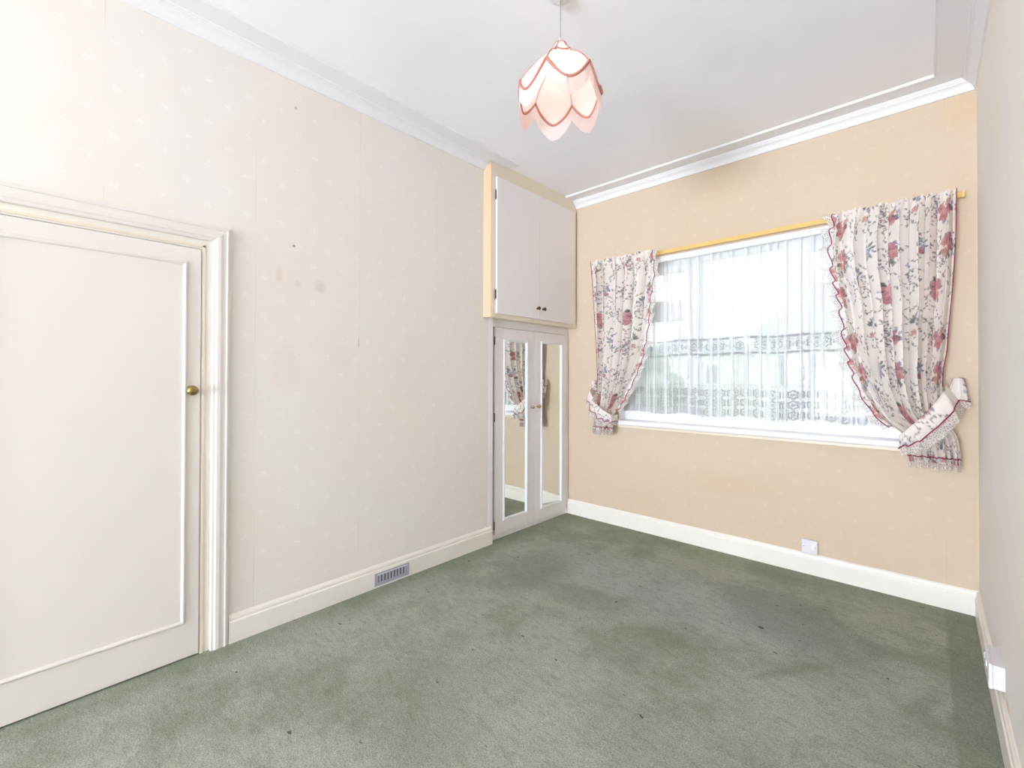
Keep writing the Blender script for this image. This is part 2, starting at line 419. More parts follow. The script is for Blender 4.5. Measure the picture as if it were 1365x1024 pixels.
# only shared corner mitres: each run is one moulding
LB, FB = 2.525, -2.56
tag(MB().prism([[(L+d, BACK+.0+d, z) for d, z in COR], [(L+d, 2.515, z) for d, z in COR]])
    .prism([[(L+d, 2.515, z) for d, z in BAND], [(L+d, 2.70+.45*(d-.06), z) for d, z in BAND]])
    .build('trim_1', M['cornice']), 'white moulded cornice along the left wall ending at the overhead cupboard', 'cornice', kind='structure')
tag(MB().prism([[(FB, D-d, z) for d, z in COR], [(R-d, D-d, z) for d, z in COR]]).build('trim_2', M['cornice']), 'white moulded cornice along the far wall above the window', 'cornice', kind='structure')
tag(MB().prism([[(R-d, D-d, z) for d, z in COR], [(R-d, BACK+d, z) for d, z in COR]]).build('trim_3', M['cornice']), 'white moulded cornice along the right wall', 'cornice', kind='structure')
tag(MB().prism([[(R-d, BACK+d, z) for d, z in COR], [(L+d, BACK+d, z) for d, z in COR]]).build('trim_4', M['cornice']), 'white moulded cornice along the back wall behind the camera', 'cornice', kind='structure')

BBP = [(0, 0), (.019, 0), (.019, .104), (.0175, .108), (.013, .110), (.0125, .116), (.014, .121), (.012, .130), (.007, .136), (.004, .1405), (0, .1415)]
tag(MB().prism([[(L+d, .7135, z) for d, z in BBP], [(L+d, 2.592, z) for d, z in BBP]]).build('baseboard_left', M['gloss']), 'cream painted skirting board with a metal vent along the left wall', 'skirting board', kind='structure')
tag(MB().prism([[(-2.655, D-d, z) for d, z in BBP], [(R-d, D-d, z) for d, z in BBP]]).build('baseboard_far', M['gloss']), 'cream painted skirting board below the window', 'skirting board', kind='structure')
tag(MB().prism([[(R-d, D-d, z) for d, z in BBP], [(R-d, BACK+d, z) for d, z in BBP]]).build('baseboard_right', M['gloss']), 'cream painted skirting board along the right wall', 'skirting board', kind='structure')
tag(MB().prism([[(R-d, BACK+d, z) for d, z in BBP], [(L+d, BACK+d, z) for d, z in BBP]]).build('baseboard_back', M['gloss']), 'cream painted skirting board along the back wall', 'skirting board', kind='structure')

# ------------------------------------------------------------------ door in the left wall
dr = thing('door_1', (L, .2, 0), 'off white flush door with a thin moulded panel and brass knob in the left wall', 'door', kind='structure')
Y0, Y1, ZT = -.172, .587, 1.980
box('leaf', M['doorp'], (L-.038, L+.004, Y0, Y1, .008, ZT), dr, .002)
fx = L+.004
# moulding frame on the leaf: a small half round bead on four sides
def ring_mould(a0, a1, z0, z1, wd, prof, x):
    mb = MB(); rings = []
    for (cy, cz, sy, sz) in ((a0, z0, 1, 1), (a1, z0, -1, 1), (a1, z1, -1, -1), (a0, z1, 1, -1), (a0, z0, 1, 1)):
        rings.append([(x+h, cy+sy*d, cz+sz*d) for d, h in prof])
    mb.prism(rings, caps=False); return mb
pr = [(0, -.003), (0, .003), (.004, .0085), (.009, .010), (.014, .008), (.017, .0035), (.018, -.003)]
ring_mould(Y0+.057, .532, .172, 1.912, .018, pr, fx).build('panel_moulding', M['doorp'], dr, smooth=False)
kb = MB().lathe([(0, 0), (.021, 0), (.022, .003), (.016, .006), (.009, .008), (.008, .020), (.012, .024), (.020, .028), (.0245, .036), (.0235, .045), (.016, .053), (.007, .056), (0, .057)], (fx, .547, 1.290), 'x', 28)
kb.build('knob', M['brass'], dr)
# frame face and architrave
AI, AO, ATI, ATO = .633, .714, 2.030, 2.108
fr = MB().box(L-.14, L-.003, .5905, AI+.03, 0, ATI+.01).box(L-.14, L-.003, Y0-.035, Y0-.0035, 0, ATI+.01).box(L-.14, L-.003, Y0-.0035, .5905, ZT+.005, ATI+.02)
fr.build('door_frame', M['gloss'], dr, .001)
sb = MB().box(L-.02, L+.003, .5935, .605, 0, ATI-.02).box(L-.02, L+.003, Y0-.005, .605, ZT+.012, ZT+.024)
sb.build('stop_bead', M['cream'], dr, .001)
AP = [(0, -.004), (0, .013), (.004, .016), (.012, .017), (.020, .022), (.034, .0225), (.048, .019), (.058, .0185), (.060, .022), (.066, .0225), (.068, .017), (.078, .015), (.080, -.004)]
YA = Y0-.045
rings = [[(L+h, AI+d, 0.0) for d, h in AP], [(L+h, AI+d, ATI+d) for d, h in AP], [(L+h, YA-d, ATI+d) for d, h in AP], [(L+h, YA-d, 0.0) for d, h in AP]]
MB().prism(rings).build('architrave', M['doorp'], dr, smooth=False)

# ------------------------------------------------------------------ overhead cupboard (top, in the corner)
oc = thing('overhead_cupboard', (L, 3.1, 1.838), 'high corner cupboard with two flat lilac white doors and dark bronze knobs', 'cupboard')
CX = -2.563
ca = MB()
poly = [(L-.08, 2.49), (L, 2.49), (CX, 2.527), (CX, D-.001), (L-.08, D-.001)]
# side board, face frame (stiles, rails) and bottom board
ca.box(CX-.03, CX, 2.534, 2.575, 1.838, CZ)
MB().prism([[(L-.08, 2.505, z), (L, 2.498, z), (CX-.002, 2.526, z), (CX-.002, 2.534, z), (L-.08, 2.534, z)] for z in (1.838, CZ)]).build('side_board', M['reveal'], oc)
ca.box(CX-.03, CX, 2.575, D-.001, 1.838, 1.876).box(CX-.03, CX, 2.575, D-.001, 2.972, CZ).box(CX-.03, CX, 3.660, D-.001, 1.876, 2.972)
ca.box(L-.08, CX-.03, 2.575, D-.001, 1.838, 1.86)
ca.build('carcass', M['cream'], oc, .0015)
for a, b, kn, hinge in ((2.575, 3.115, 3.083, 2.569), (3.1185, 3.662, 3.163, None)):
    d = box('door', M['lilac'], (CX+.001, CX+.019, a, b, 1.872, 2.975), oc, .0015)
    k = MB().lathe([(0, 0), (.011, 0), (.011, .003), (.006, .006), (.007, .014), (.014, .019), (.0165, .025), (.013, .030), (.007, .031), (.0045, .029), (0, .029)], (CX+.019, kn, 1.966), 'x', 20)
    k.build('knob', M['bronze'], d)
    if hinge:
        for hz in (2.83, 2.025):
            MB().tube([(CX+.008, hinge, hz-.038), (CX+.008, hinge, hz+.038)], .0055, 10).build('hinge', M['bronze'], d)

# ------------------------------------------------------------------ mirrored cupboard below
lc = thing('mirrored_cupboard', (L, 3.15, 0), 'floor cupboard in the corner with two tall narrow mirrors in its doors', 'cupboard')
LX = -2.645
cf = MB().box(LX-.06, LX-.012, 3.664, D-.001, 0.0, 1.838).box(LX-.06, LX-.012, 2.62, 3.664, 1.776, 1.838).box(LX-.06, -2.661, 2.62, 3.664, 0, .05)
cf.box(LX-.06, L+.001, 2.558, 2.612, .0, 1.838) .box(LX-.06, LX-.022, 2.612, 2.653, 0, 1.838)
cf.build('frame', M['lilac'], lc, .0015)
for a, b, kn, hinge, (m0, m1, mz0, mz1) in ((2.658, 3.160, 3.122, 2.6545, (2.768, 3.054, .160, 1.664)), (3.163, 3.660, 3.211, None, (3.272, 3.572, .150, 1.674))):
    d = MB().box(LX-.02, LX, a, m0-.012, .046, 1.772).box(LX-.02, LX, m1+.012, b, .046, 1.772).box(LX-.02, LX, m0-.012, m1+.012, .046, mz0-.012).box(LX-.02, LX, m0-.012, m1+.012, mz1+.012, 1.772)
    d = d.build('door', M['lilac'], lc, .001)
    tl = 0.0 if hinge else .031
    MB().prism([[(LX-.010-tl, m0-.012, z), (LX-.005-tl, m0-.012, z), (LX-.005, m1+.012, z), (LX-.010, m1+.012, z)] for z in (mz0-.012, mz1+.012)]).build('mirror', M['mirror'], d)
    bp = [(-.014, -.002), (-.014, .004), (-.010, .009), (-.006, .0095), (-.004, .006), (-.002, .0075), (.002, .006), (.0035, -.040), (0, -.040)]
    rr = []
    for (cy, cz, sy, sz) in ((m0, mz0, 1, 1), (m1, mz0, -1, 1), (m1, mz1, -1, -1), (m0, mz1, 1, -1), (m0, mz0, 1, 1)):
        rr.append([(LX+h, cy+sy*q, cz+sz*q) for q, h in bp])
    MB().prism(rr, caps=False).build('beading', M['upvc'], d, smooth=False)
    k = MB().lathe([(0, 0), (.012, 0), (.012, .003), (.006, .006), (.007, .013), (.014, .018), (.0165, .024), (.0145, .031), (.007, .0345), (0, .035)], (LX, kn, 1.087), 'x', 20)
    k.build('knob', M['pale_brass'], d)
    if hinge:
        for hz in (1.66, 1.02, .12):
            MB().tube([(LX-.003, hinge, hz-.035), (LX-.003, hinge, hz+.035)], .0048, 10).build('hinge', M['bronze'], d)

# ------------------------------------------------------------------ skirting vent
vt = thing('air_vent', (L+.019, 1.66, .05), 'grey metal slotted vent plate set into the left skirting board', 'vent')
vx = L+.019; va, vb, vz0, vz1 = 1.530, 1.790, .012, .094
box('backing', M['dark'], (vx-.002, vx+.0006, va+.01, vb-.01, vz0+.01, vz1-.01), vt)
MB().box(vx-.002, vx+.004, va, vb, vz0, vz0+.020).box(vx-.002, vx+.004, va, vb, vz1-.014, vz1).box(vx-.002, vx+.004, va, va+.026, vz0+.02, vz1-.014).box(vx-.002, vx+.004, vb-.020, vb, vz0+.02, vz1-.014).build('frame', M['steel'], vt, .0012)
MB().box(vx+.004, vx+.007, va+.02, vb-.015, vz1-.014, vz1-.009).build('lip', M['plastic'], vt, .001)
ns = 9
for i in range(ns):
    c = va+.026+(i+.55)*(vb-va-.046)/ns
    MB().prism([[(vx-.001, c-.008, vz0+.018), (vx+.003, c-.006, vz0+.018), (vx+.0035, c+.006, vz0+.018), (vx-.001, c+.007, vz0+.018)],
                [(vx-.001, c-.008, vz1-.012), (vx+.003, c-.006, vz1-.012), (vx+.0035, c+.006, vz1-.012), (vx-.001, c+.007, vz1-.012)]]).build('slat', M['steel'], vt)

# ------------------------------------------------------------------ electrical plates
sk = thing('fused_switch', (-.61, D-.02, .19), 'single white switch plate mounted just above the skirting under the window', 'switch')
sx, sz = -.606, .192
box('back_box', M['plastic'], (sx-.042, sx+.042, D-.018, D-.0002, sz-.042, sz+.042), sk, .002)
box('plate', M['plastic'], (sx-.046, sx+.046, D-.027, D-.018, sz-.046, sz+.046), sk, .003)
MB().prism([[(sx+.012, D-.0268, sz-.012), (sx+.026, D-.0268, sz-.012), (sx+.026, D-.0268, sz+.014), (sx+.012, D-.0268, sz+.014)],
            [(sx+.0135, D-.034, sz-.010), (sx+.0245, D-.034, sz-.010), (sx+.0245, D-.030, sz+.012), (sx+.0135, D-.030, sz+.012)]]).build('rocker', M['upvc'], sk)
for s_ in (-.034, .034):
    MB().lathe([(0, 0), (.0035, 0), (.0035, -.0012), (0, -.0016)], (sx+s_, D-.027, sz), 'y', 12).build('screw', M['steel'], sk)

pb = thing('socket_box', (R, 2.6, .22), 'white surface mounted double socket box low on the right wall', 'socket')
box('back_box', M['plastic'], (R-.033, R-.0002, 2.52, 2.70, .173, .262), pb, .002)
box('plate', M['plastic'], (R-.045, R-.033, 2.517, 2.703, .170, .265), pb, .003)
for c in (2.575, 2.645):
    box('rocker', M['upvc'], (R-.0485, R-.0445, c-.006, c+.006, .230, .250), pb, .001)
    mb = MB().box(R-.0456, R-.0448, c-.002, c+.002, .205, .216).box(R-.0456, R-.0448, c-.013, c-.007, .186, .190).box(R-.0456, R-.0448, c+.007, c+.013, .186, .190)
    mb.build('pin_slot', M['dark'], pb)

# ------------------------------------------------------------------ window
wn = thing('window_1', (-1.07, D+.1, WZ0), 'wide white three light window behind the net curtain', 'window', kind='structure')
GY = 3.80
x0, x1, z0, z1 = WX0, WX1, WZ0, WZ1
# reveal lining
MB().box(x0-.001, x0+.012, D+.001, D+.28, z0, z1).box(x1-.012, x1+.001, D+.001, D+.28, z0, z1).box(x0, x1, D+.001, D+.28, z1-.012, z1+.001).build('reveal', M['sill'], wn)
of = MB()
fy0, fy1 = GY, GY+.065
of.box(x0+.012, x0+.06, fy0, fy1, z0, z1).box(x1-.06, x1-.012, fy0, fy1, z0, z1)
of.box(x0+.06, x1-.06, fy0, fy1, z0, z0+.065).box(x0+.06, x1-.06, fy0, fy1, z1-.075, z1-.012)
MXL, MXR = (-1.455, -1.378), (-.764, -.685)
of.box(MXL[0], MXL[1], fy0, fy1, z0+.065, z1-.075).box(MXR[0], MXR[1], fy0, fy1, z0+.065, z1-.075)
of.box(x0+.06, MXL[0], fy0, fy1, 1.905, 1.97).box(MXR[1], x1-.06, fy0, fy1, 1.905, 1.97)
of.build('outer_frame', M['upvc'], wn, .003)
def sash(a, b, c, d, bw, name):
    sy0, sy1 = fy0-.012, fy1-.012
    o = MB().box(a, a+bw, sy0, sy1, c, d).box(b-bw, b, sy0, sy1, c, d).box(a+bw, b-bw, sy0, sy1, c, c+bw).box(a+bw, b-bw, sy0, sy1, d-bw, d).build(name, M['upvc'], wn, .003)
    box('pane', M['glass'], (a+bw-.003, b-bw+.003, GY+.018, GY+.022, c+bw-.003, d-bw+.003), o)
    return o
for a, b in ((x0+.055, MXL[0]+.004), (MXR[1]-.004, x1-.055)):
    f = sash(a, b, 1.965, z1-.07, .062, 'fanlight')
    s2 = sash(a, b, z0+.06, 1.91, .062, 'casement')
    inner = b-.031 if a < -1 else a+.031
    h = MB().box(inner-.009, inner+.009, fy0-.022, fy0-.012, 1.36, 1.46).tube([(inner, fy0-.024, 1.44), (inner, fy0-.036, 1.42), (inner, fy0-.04, 1.34)], .007, 8)
    h.build('handle', M['upvc'], s2)
    mid = (a+b)/2
    MB().box(mid-.05, mid+.05, fy0-.028, fy0-.012, 1.975, 1.993).build('handle', M['upvc'], f, .003)
box('pane', M['glass'], (MXL[1]-.003, MXR[0]+.003, GY+.028, GY+.032, z0+.062, z1-.072), wn)
# sill board with rounded nose
SP = [(D+.1, .928), (D-.052, .928), (D-.060, .934), (D-.062, .948), (D-.060, .962), (D-.053, .969), (D+.1, .969)]
MB().prism([[(-2.135, y, z) for y, z in SP], [(-.005, y, z) for y, z in SP]]).build('sill', M['sill'], wn, smooth=False)
box('apron', M['cream'], (-2.10, -.04, D-.012, D, .903, .928), wn, .002)

# ------------------------------------------------------------------ rails
cr = thing('curtain_rail', (-1.1, 3.655, 2.42), 'gold ribbed curtain rail above the window', 'curtain rail')
mb = MB()
rp = [(3.668, 2.402), (3.655, 2.402), (3.652, 2.406), (3.655, 2.410), (3.652, 2.414), (3.655, 2.418), (3.652, 2.422), (3.655, 2.426), (3.652, 2.430), (3.656, 2.434), (3.668, 2.434)]
mb.prism([[(-2.335, y, z) for y, z in rp], [(.150, y, z) for y, z in rp]]).build('rail', M['gold'], cr, smooth=False)
for bx in (-2.2, -1.07, .05):
    box('bracket', M['gold'], (bx-.012, bx+.012, 3.666, D-.0005, 2.408, 2.430), cr, .002)
for ex in (-2.337, .152):
    box('end_stop', M['gold'], (ex-.006, ex+.006, 3.648, 3.672, 2.399, 2.437), cr, .002)
nr = thing('net_rod', (-1.07, 3.735, 2.37), 'white flat net curtain rod across the top of the window recess', 'curtain rod')
MB().prism([[(x0+.012, y, z) for y, z in ((3.722, 2.352), (3.716, 2.357), (3.716, 2.381), (3.722, 2.384), (3.732, 2.384), (3.732, 2.352))],
            [(x1-.012, y, z) for y, z in ((3.722, 2.352), (3.716, 2.357), (3.716, 2.381), (3.722, 2.384), (3.732, 2.384), (3.732, 2.352))]]).build('rod', M['upvc'], nr, smooth=False)
for ex in (x0+.018, x1-.018):
    box('end_bracket', M['upvc'], (ex-.006, ex+.006, 3.716, 3.745, 2.345, 2.388), nr, .001)

# ------------------------------------------------------------------ net curtain: z-folded voile
nt = thing('net_curtain', (-1.07, 3.752, 2.35), 'sheer white net curtain with two lace bands hanging in the window', 'net curtain')
rng = random.Random(11)
path = [(x0+.016, 3.754, 0.0)]
laps = []
xx = x0+.016; fl = 0.0
def go(nx, ny, n):
    global fl, xx
    px, py, _ = path[-1]
    L_ = math.hypot(nx-px, ny-py)
    for i in range(1, n+1):
        f = i/n; path.append((px+(nx-px)*f, py+(ny-py)*f, fl+L_*f))
    fl += L_; xx = nx
while xx < x1-.10:
    single = rng.uniform(.050, .098); back = rng.uniform(.014, .036)
    laps.append((xx+single, xx+single+back))
    go(xx+single+back, 3.748+rng.uniform(-.002, .002), 10)
    go(xx-back, 3.754+rng.uniform(-.001, .002), 5)
    go(xx+.004, 3.7605, 2)
go(x1-.016, 3.754, 8)
P = np.array(path)
zs = np.concatenate([np.linspace(2.372, 2.30, 8), np.linspace(2.28, 1.045, 46)])
rows = []; uv = []
for k, z in enumerate(zs):
    tt = (2.372-z)/1.33
    sway = .006*np.sin(P[:, 2]*7+tt*2.1)*tt + .004*np.sin(P[:, 2]*23+tt*3)*tt
    yy = P[:, 1] + .0035*np.sin(P[:, 2]*95) + .006*np.sin(P[:, 2]*31+1.3)*tt
    top = max(0, 1-tt*9)
    yy = np.minimum(np.maximum(yy*(1-top*.6)+3.742*top*.6, 3.736), 3.772)
    zz = z + (.006*np.sin(P[:, 2]*9) if k == len(zs)-1 else 0)
    rows.append(np.stack([P[:, 0]+sway, yy, np.full(len(P), z)+(0.008*np.sin(P[:, 2]*8.0)*tt)], 1))
    uv.append(np.stack([P[:, 2], np.full(len(P), z)], 1))
mb = MB(); mb.grid([[tuple(p) for p in r] for r in rows])
o = mb.build('voile', M['net'], nt)
UV = np.concatenate(uv)
ul = o.data.uv_layers.new(name='flat')
gat = np.zeros(len(P))
for a_, b_ in laps:                      # where the cloth lies folded three deep it is bunched and dense
    gat = np.maximum(gat, np.clip(np.minimum(P[:, 0]-a_, b_-P[:, 0])/.003+.5, 0, 1))
at = o.data.attributes.new('bunched', 'FLOAT', 'POINT'); at.data.foreach_set('value', np.tile(gat, len(zs)).astype(np.float32))
idx = np.zeros(len(o.data.loops), np.int32); o.data.loops.foreach_get('vertex_index', idx)
ul.data.foreach_set('uv', UV[idx].astype(np.float32).ravel())

# ------------------------------------------------------------------ floral print (dyes on a repeat tile)
def floral_tile(seed, W=.62, Ht=.74, px=.0022):
    r = np.random.default_rng(seed); nx, ny = int(W/px), int(Ht/px)
    img = np.empty((ny, nx, 3)); img[:] = lin((249, 242, 235))
    X, Y = np.meshgrid((np.arange(nx)+.5)*px, (np.arange(ny)+.5)*px)
    def d(cx, cy):
        a = (X-cx+W/2) % W-W/2; b = (Y-cy+Ht/2) % Ht-Ht/2
        return a, b
    def put(mask, c, al=1.0):
        m = (np.clip(mask, 0, 1)*al)[..., None]; img[:] = img*(1-m)+np.array(lin(c))*m
    def leaf(cx, cy, ln, wd, an, c):
        a, b = d(cx, cy); u = a*np.cos(an)+b*np.sin(an); v = b*np.cos(an)-a*np.sin(an)
        q = np.abs(v)-wd*np.clip(1-(u/ln)**2, 0, 1)
        m = (np.abs(u) < ln)*np.clip(.5-q/.0022, 0, 1); put(m, c, .85)
        put(m*np.clip(1-np.abs(v)/.0015, 0, 1), tuple(x*.7 for x in c), .6)
        put(m*np.clip(1.2-np.abs(q)/.002, 0, 1), tuple(x*.62 for x in c), .6)
    def rose(cx, cy, rad, c0, c1):
        a, b = d(cx, cy); rr = np.hypot(a, b); th = np.arctan2(b, a); ph = r.uniform(0, 6.3)
        ed = rad*(1+.10*np.cos(5*th+ph)); m = np.clip((ed-rr)/.004+.5, 0, 1)
        put(m, c0, .85)
        sp = np.sin(rr/rad*15+2.0*np.sin(2.5*th+ph)+th); put(m*np.clip(sp*1.4, 0, 1), c1, .75)
        put(m*np.clip(1-rr/(rad*.35), 0, 1), c1, .8)
        put(m*np.clip(np.cos(th-ph)*.9, 0, 1)*np.clip(rr/rad, 0, 1), (242, 206, 198), .55)
    def small(cx, cy, rad, c, n=5):
        a, b = d(cx, cy); rr = np.hypot(a, b); th = np.arctan2(b, a)
        ed = rad*(.65+.35*np.abs(np.cos(n*th/2+cx*40))); put(np.clip((ed-rr)/.002+.5, 0, 1), c, .85)
        put(np.clip((rad*.25-rr)/.002+.5, 0, 1), (214, 186, 120), .8)
    def vine(cx, cy, an, ln, c):
        t = np.linspace(0, 1, 60); w1 = r.uniform(2, 5); ph = r.uniform(0, 6)
        xs = cx+ln*t*np.cos(an)+.018*np.sin(w1*t*3+ph)*np.sin(an); ys = cy+ln*t*np.sin(an)-.018*np.sin(w1*t*3+ph)*np.cos(an)
        for i, (a0, b0) in enumerate(zip(xs, ys)):
            a, b = d(a0, b0); put(np.clip((.0016-np.hypot(a, b))/.0016+.5, 0, 1), c, .75)
            if i % 7 == 3: leaf(a0+r.uniform(-.006, .006), b0+r.uniform(-.006, .006), .009, .0032, r.uniform(0, 6.3), c)
    greens = [(136, 144, 134), (122, 132, 128), (148, 152, 138), (112, 118, 118)]
    reds = [((216, 152, 152), (186, 114, 126)), ((224, 166, 154), (200, 132, 126)), ((204, 140, 154), (176, 110, 130))]
    blues = [(172, 180, 208), (152, 162, 198), (184, 172, 204), (138, 148, 184)]
    for k in range(40): vine(r.uniform(0, W), r.uniform(0, Ht), r.uniform(0, 6.3), r.uniform(.09, .20), [(158, 148, 144), (168, 154, 152), (150, 152, 158)][k % 3])
    cent = [(.12, .12), (.44, .20), (.20, .40), (.52, .52), (.10, .64), (.36, .68)]
    for k, (cx, cy) in enumerate(cent):
        if k % 2 == 0:
            for q in range(7):
                an = r.uniform(0, 6.3); leaf(cx+.05*math.cos(an), cy+.055*math.sin(an), .026, .011, an+r.uniform(-.4, .4), greens[q % 4])
            for q in range(4):
                an = q*1.57+r.uniform(0, 1); rd = r.uniform(.024, .037); rose(cx+.032*math.cos(an), cy+.040*math.sin(an), rd, *reds[(k+q) % 3])
            for q in range(4):
                an = r.uniform(0, 6.3); small(cx+.075*math.cos(an), cy+.08*math.sin(an), .011, blues[q])
        else:
            for q in range(6):
                an = r.uniform(0, 6.3); leaf(cx+.035*math.cos(an), cy+.045*math.sin(an), .020, .008, an, greens[q % 4])
            for q in range(9):
                an = r.uniform(0, 6.3); rr = r.uniform(0, .045); small(cx+rr*math.cos(an), cy+rr*1.3*math.sin(an), r.uniform(.010, .017), blues[q % 4])
            rose(cx+.02, cy-.05, .017, *reds[k % 3])
    for k in range(46):
        cx, cy = r.uniform(0, W), r.uniform(0, Ht); an = r.uniform(0, 6.3)
        leaf(cx, cy, .013, .005, an, greens[k % 4]); small(cx+.012, cy+.01, .007, (blues+[(196, 120, 132)]*2)[k % 6])
    return img, px, W, Ht
TILE = floral_tile(5)
def print_attr(o, s, t):
    img, px, W, Ht = TILE
    i = (np.floor(((np.asarray(s)) % W)/px).astype(int)) % img.shape[1]; j = (np.floor(((np.asarray(t)) % Ht)/px).astype(int)) % img.shape[0]
    c = np.concatenate([img[j, i], np.ones((len(i), 1))], 1).astype(np.float32)
    at = o.data.color_attributes.new('print', 'FLOAT_COLOR', 'POINT'); at.data.foreach_set('color', c.ravel())

YC = 3.602
def curtain(name, label, group, outer, inner, ztop, zbot, flat, nf, seed, amp, tie, nu=300, nz=330):
    """outer/inner: [(z, x)] edges; folds converge at the tie height"""
    cx = (interp(outer, ztop)+interp(inner, ztop))/2
    root = thing(name, (cx, YC, ztop), label, 'curtain', group)
    rg = np.random.default_rng(seed)
    u = np.linspace(0, 1, nu); zs = np.linspace(ztop, zbot, nz)
    # irregular fold phase
    ph = np.cumsum(.35+1.3*rg.random(nf*2+1)); ph = np.interp(u, np.linspace(0, 1, nf*2+1), (ph-ph[0])/(ph[-1]-ph[0]))*nf*2*math.pi
    am = np.interp(u, np.linspace(0, 1, nf+1), .6+.8*rg.random(nf+1))
    fine = np.cumsum(.6+.8*rg.random(nf*6+1)); fine = np.interp(u, np.linspace(0, 1, nf*6+1), (fine-fine[0])/(fine[-1]-fine[0]))*nf*6*math.pi
    xo, xi = smooth_interp(outer, zs, .03), smooth_interp(inner, zs, .03)
    rows = []; S = []; T = []
    for k, z in enumerate(zs):
        tt = (ztop-z)/(ztop-zbot)
        head = np.clip((z-(ztop-.10))/.10, 0, 1)
        A = amp(z)
        y = A*am*np.sin(ph+.5*np.sin(tt*4+u*5))+.006*head*np.sin(fine)+.0010*np.sin(fine*1.0+tt*6)
        width = abs(xi[k]-xo[k])
        wx = .33*width/nf*am*np.sin(2*ph+.3)*(1-head)*np.sin(np.pi*u)*.5
        dirn = np.sign(xi[k]-xo[k])
        x = xo[k]+(xi[k]-xo[k])*u+dirn*wx
        kick = .012*np.exp(-((z-ztop)/.02)**2)
        rows.append(np.stack([x, np.minimum(YC+y, 3.646), np.full(nu, z)+.004*head*np.sin(fine+1)], 1)); S.append(u*flat); T.append(np.full(nu, z))
    mb = MB(); mb.grid([list(map(tuple, r)) for r in rows])
    o = mb.build('fabric', M['print_'], root); print_attr(o, np.concatenate(S), np.concatenate(T))
    hem = rows[-1]
    MB().tube([tuple(map(float, q[0])) for q in rows[:int(nz*.72):4]], .0022, 6).build('edge_piping', M['pipe'], root)
    # bottom piping and lace hem
    off = [(float(a), float(b)-.002, float(c)) for a, b, c in rows[-8][::3]]
    MB().tube(off, .0032, 6).build('hem_piping', M['pipe'], root)
    lr = []
    for q in range(6):
        f = q/5
        lr.append([(float(a), float(b)+.004*math.sin(i*.9), float(c)-.036*f-.004*f*math.sin(i*.45)) for i, (a, b, c) in enumerate(hem)])
    MB().grid(lr).build('hem_lace', M['lace'], root)
    # ruffle down the inner edge: print frill, piping, lace
    n = 220; zr = np.linspace(ztop-.01, tie, n)
    exs = smooth_interp(inner, zr, .02); sgn = np.sign(interp(inner, ztop)-interp(outer, ztop))
    dx = np.gradient(exs, zr); nrm = 1/np.sqrt(1+dx**2)
    arc = np.concatenate([[0], np.cumsum(np.hypot(np.diff(exs), np.diff(zr)))])
    wv = np.sin(arc*58+1.2*np.sin(arc*13)); wv2 = np.cos(arc*58+1.2*np.sin(arc*13)+.8)
    def line(wd, k):
        lat = wd*(1+.30*wv)
        return [(float(exs[i]+sgn*nrm[i]*(lat[i]-.012)), float(YC-.012+k*.016*wv2[i]), float(zr[i]-dx[i]*nrm[i]*sgn*(lat[i]-.012)*.6+k*.010*wv[i])) for i in range(n)]
    fr_rows = [line(.030*f, f) for f in np.linspace(0, 1, 8)]
    o2 = MB().grid(fr_rows).build('frill', M['print_'], root)
    print_attr(o2, np.concatenate([np.full(n, .03*f)+.1 for f in np.linspace(0, 1, 8)]), np.concatenate([arc*1.6]*8))
    MB().tube([(a, b-.002, c) for a, b, c in fr_rows[-1]], .0030, 6).build('frill_piping', M['pipe'], root)
    MB().grid([line(.030+.040*f, 1+.5*f) for f in np.linspace(0, 1, 7)]).build('frill_lace', M['lace'], root)
    return root

lo = [(2.445, -2.325), (2.08, -2.307), (1.80, -2.291), (1.517, -2.268), (1.31, -2.252), (1.15, -2.250), (1.064, -2.262), (.95, -2.285), (.86, -2.297), (.80, -2.297)]
li = [(2.445, -1.735), (2.35, -1.715), (2.25, -1.705), (1.983, -1.745), (1.824, -1.755), (1.697, -1.775), (1.506, -1.815), (1.345, -1.885), (1.213, -1.955), (1.10, -2.020), (1.04, -2.074), (1.02, -2.084), (.95, -2.092), (.84, -2.092), (.80, -2.092)]
def lamp_(z): return float(np.interp(z, [.8, .95, 1.08, 1.5, 2.3, 2.45], [.022, .024, .032, .042, .038, .012]))
curtain('floral_curtain', 'narrower floral curtain gathered at the left end of the window beside the mirrored cupboard', 'floral curtains at the window',
        lo, li, 2.440, .868, 1.30, 6, 3, lamp_, 1.06)
ro = [(2.445, .122), (2.149, .118), (1.893, .105), (1.679, .089), (1.506, .079), (1.40, .062), (1.15, .058), (1.10, .085), (1.03, .120), (.95, .132), (.82, .134)]
ri = [(2.445, -.430), (2.35, -.445), (2.223, -.460), (2.045, -.445), (1.817, -.400), (1.62, -.385), (1.474, -.360), (1.281, -.312), (1.15, -.245), (1.08, -.190), (1.045, -.140), (1.02, -.108), (.923, -.100), (.828, -.079)]
def ramp_(z): return float(np.interp(z, [.8, .95, 1.08, 1.5, 2.3, 2.45], [.024, .026, .034, .044, .042, .012]))
curtain('floral_curtain', 'wider floral curtain gathered at the right end of the window near the right wall', 'floral curtains at the window',
        ro, ri, 2.440, .862, 1.45, 7, 8, ramp_, 1.06, nu=330)

